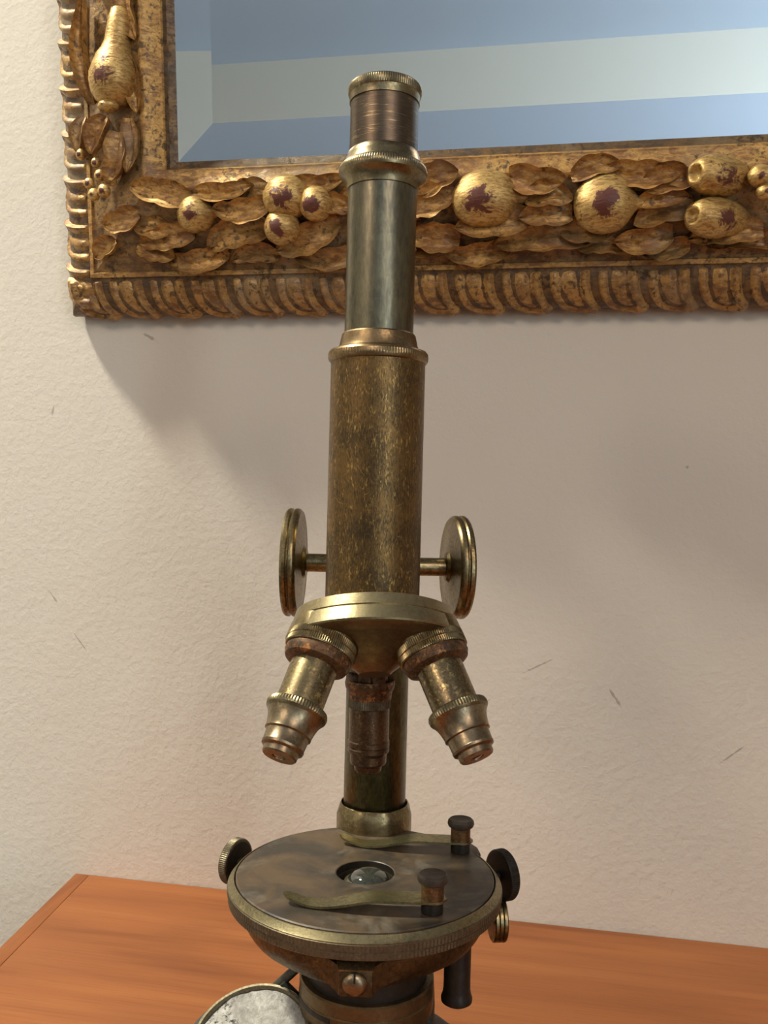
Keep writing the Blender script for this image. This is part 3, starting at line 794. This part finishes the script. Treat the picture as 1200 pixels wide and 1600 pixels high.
# stage clips
def clip(px, py, tx, ty, sc=1.0):
    a, b = Vector((tx, ty, 0)), Vector((px, py, 0)); d = b - a; L = d.length; ex = d.normalized(); ey = Vector((-ex.y, ex.x, 0))
    n = 40; V, F = [], []
    for i in range(n + 1):
        t = i / n
        ext = t * (L + 5.2)
        tt = min(1.0, ext / L)
        # spring profile: turned-up toe, contact, gentle hump, post
        z = 110.0 + 2.6 * max(0, 1 - tt / 0.20) ** 1.5 + 0.35 + 4.0 * (lambda q: q * q * (3 - 2 * q))(max(0, min(1, (tt - 0.22) / 0.45)))
        w = 2.6 + 2.0 * min(1, tt / 0.5)
        if ext < 2.6: w *= math.sqrt(max(0.02, 1 - (1 - ext / 2.6) ** 2))
        rem = L + 5.2 - ext
        if rem < 4.6: w = max(0.4, math.sqrt(max(0, 4.6 ** 2 - (4.6 - rem) ** 2)))
        bow = -1.6 * math.sin(math.pi * min(1, tt)) 
        c = a + ex * ext + ey * bow
        for (sgn, zz) in ((-1, 0), (1, 0), (1, .85), (-1, .85)):
            p = c + ey * (w * sgn); V.append(Vector((p.x, p.y, z + zz)) * .001)
    for i in range(n):
        for k in range(4):
            F.append((i * 4 + k, i * 4 + (k + 1) % 4, i * 4 + 4 + (k + 1) % 4, i * 4 + 4 + k))
    F.append((0, 1, 2, 3)); F.append((n * 4, n * 4 + 1, n * 4 + 2, n * 4 + 3))
    o = mesh_obj('stage_clip', V, F, CLIP, S, angle=40)
    lathe('clip_foot', [(0, 109.6), (3.9, 109.6), (4.0, 110.4), (4.0, 114.4), (0, 114.4)], BLACK, o, 40, T(px, py, 0))
    lathe('clip_post', [(0, 115.1), (4.1, 115.1), (4.1, 120.4), (3.8, 120.8), (0, 120.8)], POST, o, 40, T(px, py, 0))
    lathe('clip_cap', [(0, 120.2), (4.2, 120.2), (5.2, 120.8), (5.6, 121.8), (5.4, 123.0), (4.7, 123.7), (4.2, 123.5), (0, 123.4)], CAPM, o, 48, T(px, py, 0))
clip(25.7, -33.0, -28.0, -30.0)
clip(38.5, 25.0, -12.5, 29.5)
# centring screws and substage wheel
def disc_knob(name, x, y, z, az, r_, th, mat, facemat, tilt=0, ribs=1, kn=.18):
    M = T(x, y, z) @ Rz(az) @ Ry(90 + tilt)
    pr = [(0, 0), (r_ * .88, 0), (r_ * .96, .2)]
    for k in range(ribs):
        z0 = .3 + k * (th - .6) / ribs; z1 = .3 + (k + 1) * (th - .6) / ribs
        pr += [(r_ * .97, z0), (r_, z0 + .35, kn), (r_, z1 - .35, kn), (r_ * .97, z1)]
    pr += [(r_ * .96, th - .2), (r_ * .86, th), (0, th)]
    o = lathe(name, pr, mat, S, 150, M, angle=25)
    lathe('inner_face', [(r_ * .87, -.05), (r_ * .5, -.3), (0, -.3)], facemat, o, 48)
    rod('spindle', (0, 0, -14), (0, 0, .2), 2.2, mat, o, 16)
    return o
disc_knob('centring_screw', -55.0, 27.0, 101.0, 153, 9.6, 4.2, KNURL, BLACK)
disc_knob('centring_screw', 55.2, 31.0, 98.0, 28, 10.6, 4.6, BLACK, BLACK)
disc_knob('substage_wheel', 52.5, 31.0, 79.5, 8, 9.4, 6.0, KNOB, BROWN, ribs=3, kn=.04)
# condenser, sleeve
lathe('condenser', [(10.6, 74), (10.6, 104), (9.8, 106.5), (8.6, 107.4), (8.2, 107.6), (8.0, 107.2), (0, 107)], KNURL, S, 64, T(1.5, 0, 0))
lathe('condenser_lens', [(8.1, 107.2), (7.4, 108.6), (6.0, 109.7), (4.0, 110.5), (2.0, 110.9), (0, 111.0)], LENS, S, 48, T(1.5, 0, 0), angle=60)
lathe('condenser_drum', [(0, 52), (23.5, 52), (23.5, 90.6), (0, 90.6)], BLACK, S, 64, T(1.6, 0, 0))
sl = lathe('substage_sleeve', [(23.6, 57.4), (25.4, 57.2), (26.2, 58.2), (26.4, 59.6), (26.4, 64.6), (26.0, 65.0), (26.4, 65.4), (26.4, 70.0), (25.8, 70.6), (23.6, 70.6)], UNDER, S, 96, T(1.6, 0, 0))
# slot cut in the sleeve: a dark curved strip let into its left front
V, F = [], []
for i in range(17):
    a = R(178 + i * 4.0)
    for (r_, z) in ((26.0, 62.4), (26.55, 62.4), (26.55, 64.2), (26.0, 64.2)):
        V.append((r_ * math.cos(a) * .001, r_ * math.sin(a) * .001, z * .001))
for i in range(16):
    for k in range(4): F.append((i * 4 + k, i * 4 + (k + 1) % 4, i * 4 + 4 + (k + 1) % 4, i * 4 + 4 + k))
F += [(0, 1, 2, 3), (64, 65, 66, 67)]
mesh_obj('sleeve_slot', V, F, BLACK, sl)
# black iris rod hanging from the right of the stage
lathe('iris_handle', [(0, 59.5), (5.0, 59.5), (6.1, 60.3), (6.2, 61.8), (5.6, 63.4), (5.3, 65.4), (5.3, 95), (0, 95)], BLACK, S, 40, T(37.2, 1, 0))
# swing-out illuminating mirror
MM = T(-41.0, -17.0, 53.0) @ Rz(-8) @ Rx(22) @ Ry(-6)
im = lathe('illuminating_mirror', [(0, -5.5), (19, -5.5), (22.2, -4.5), (22.9, -2.5), (22.9, .6), (22.3, 1.3), (21.4, 1.2), (20.9, .2), (20.9, -1), (0, -1)], KNURL, S, 96, MM)
V, F = [], []
nr, ns = 14, 64
for k in range(nr + 1):
    r_ = 20.8 * k / nr
    for i in range(ns):
        a = 2 * math.pi * i / ns
        x, y = r_ * math.cos(a), r_ * math.sin(a)
        z = -.6 + 0.5 * noise.noise(Vector((x, y, 0)) * 0.28) + 0.35 * noise.noise(Vector((x, y, 3)) * 0.9) + 0.4 * max(0, noise.noise(Vector((x, y, 9)) * 0.14))
        V.append((x * .001, y * .001, z * .001))
for k in range(nr):
    for i in range(ns):
        j = (i + 1) % ns; F.append((k * ns + i, k * ns + j, (k + 1) * ns + j, (k + 1) * ns + i))
tag(mesh_obj('mirror_surface', V, F, CRUST, im, angle=80), 'crusted silver-white mirror surface')
lathe('mirror_back_ring', [(23.4, -4), (25.2, -3.6), (25.6, -6), (24.6, -8.6), (20, -9.4), (0, -9.4)], GREYMETAL, im, 64, T(-3.2, -1.0, -1.0))
rod('mirror_arm', (-15, -1, 82), (-42, 6, 53), 1.9, GREYMETAL, S)
rod('mirror_arm', (-32, 2, 64), (-23, 3, 55), 1.6, GREYMETAL, S)
rod('mirror_arm', (-27, 2, 56), (-16, 2, 62.5), 1.6, GREYMETAL, S)
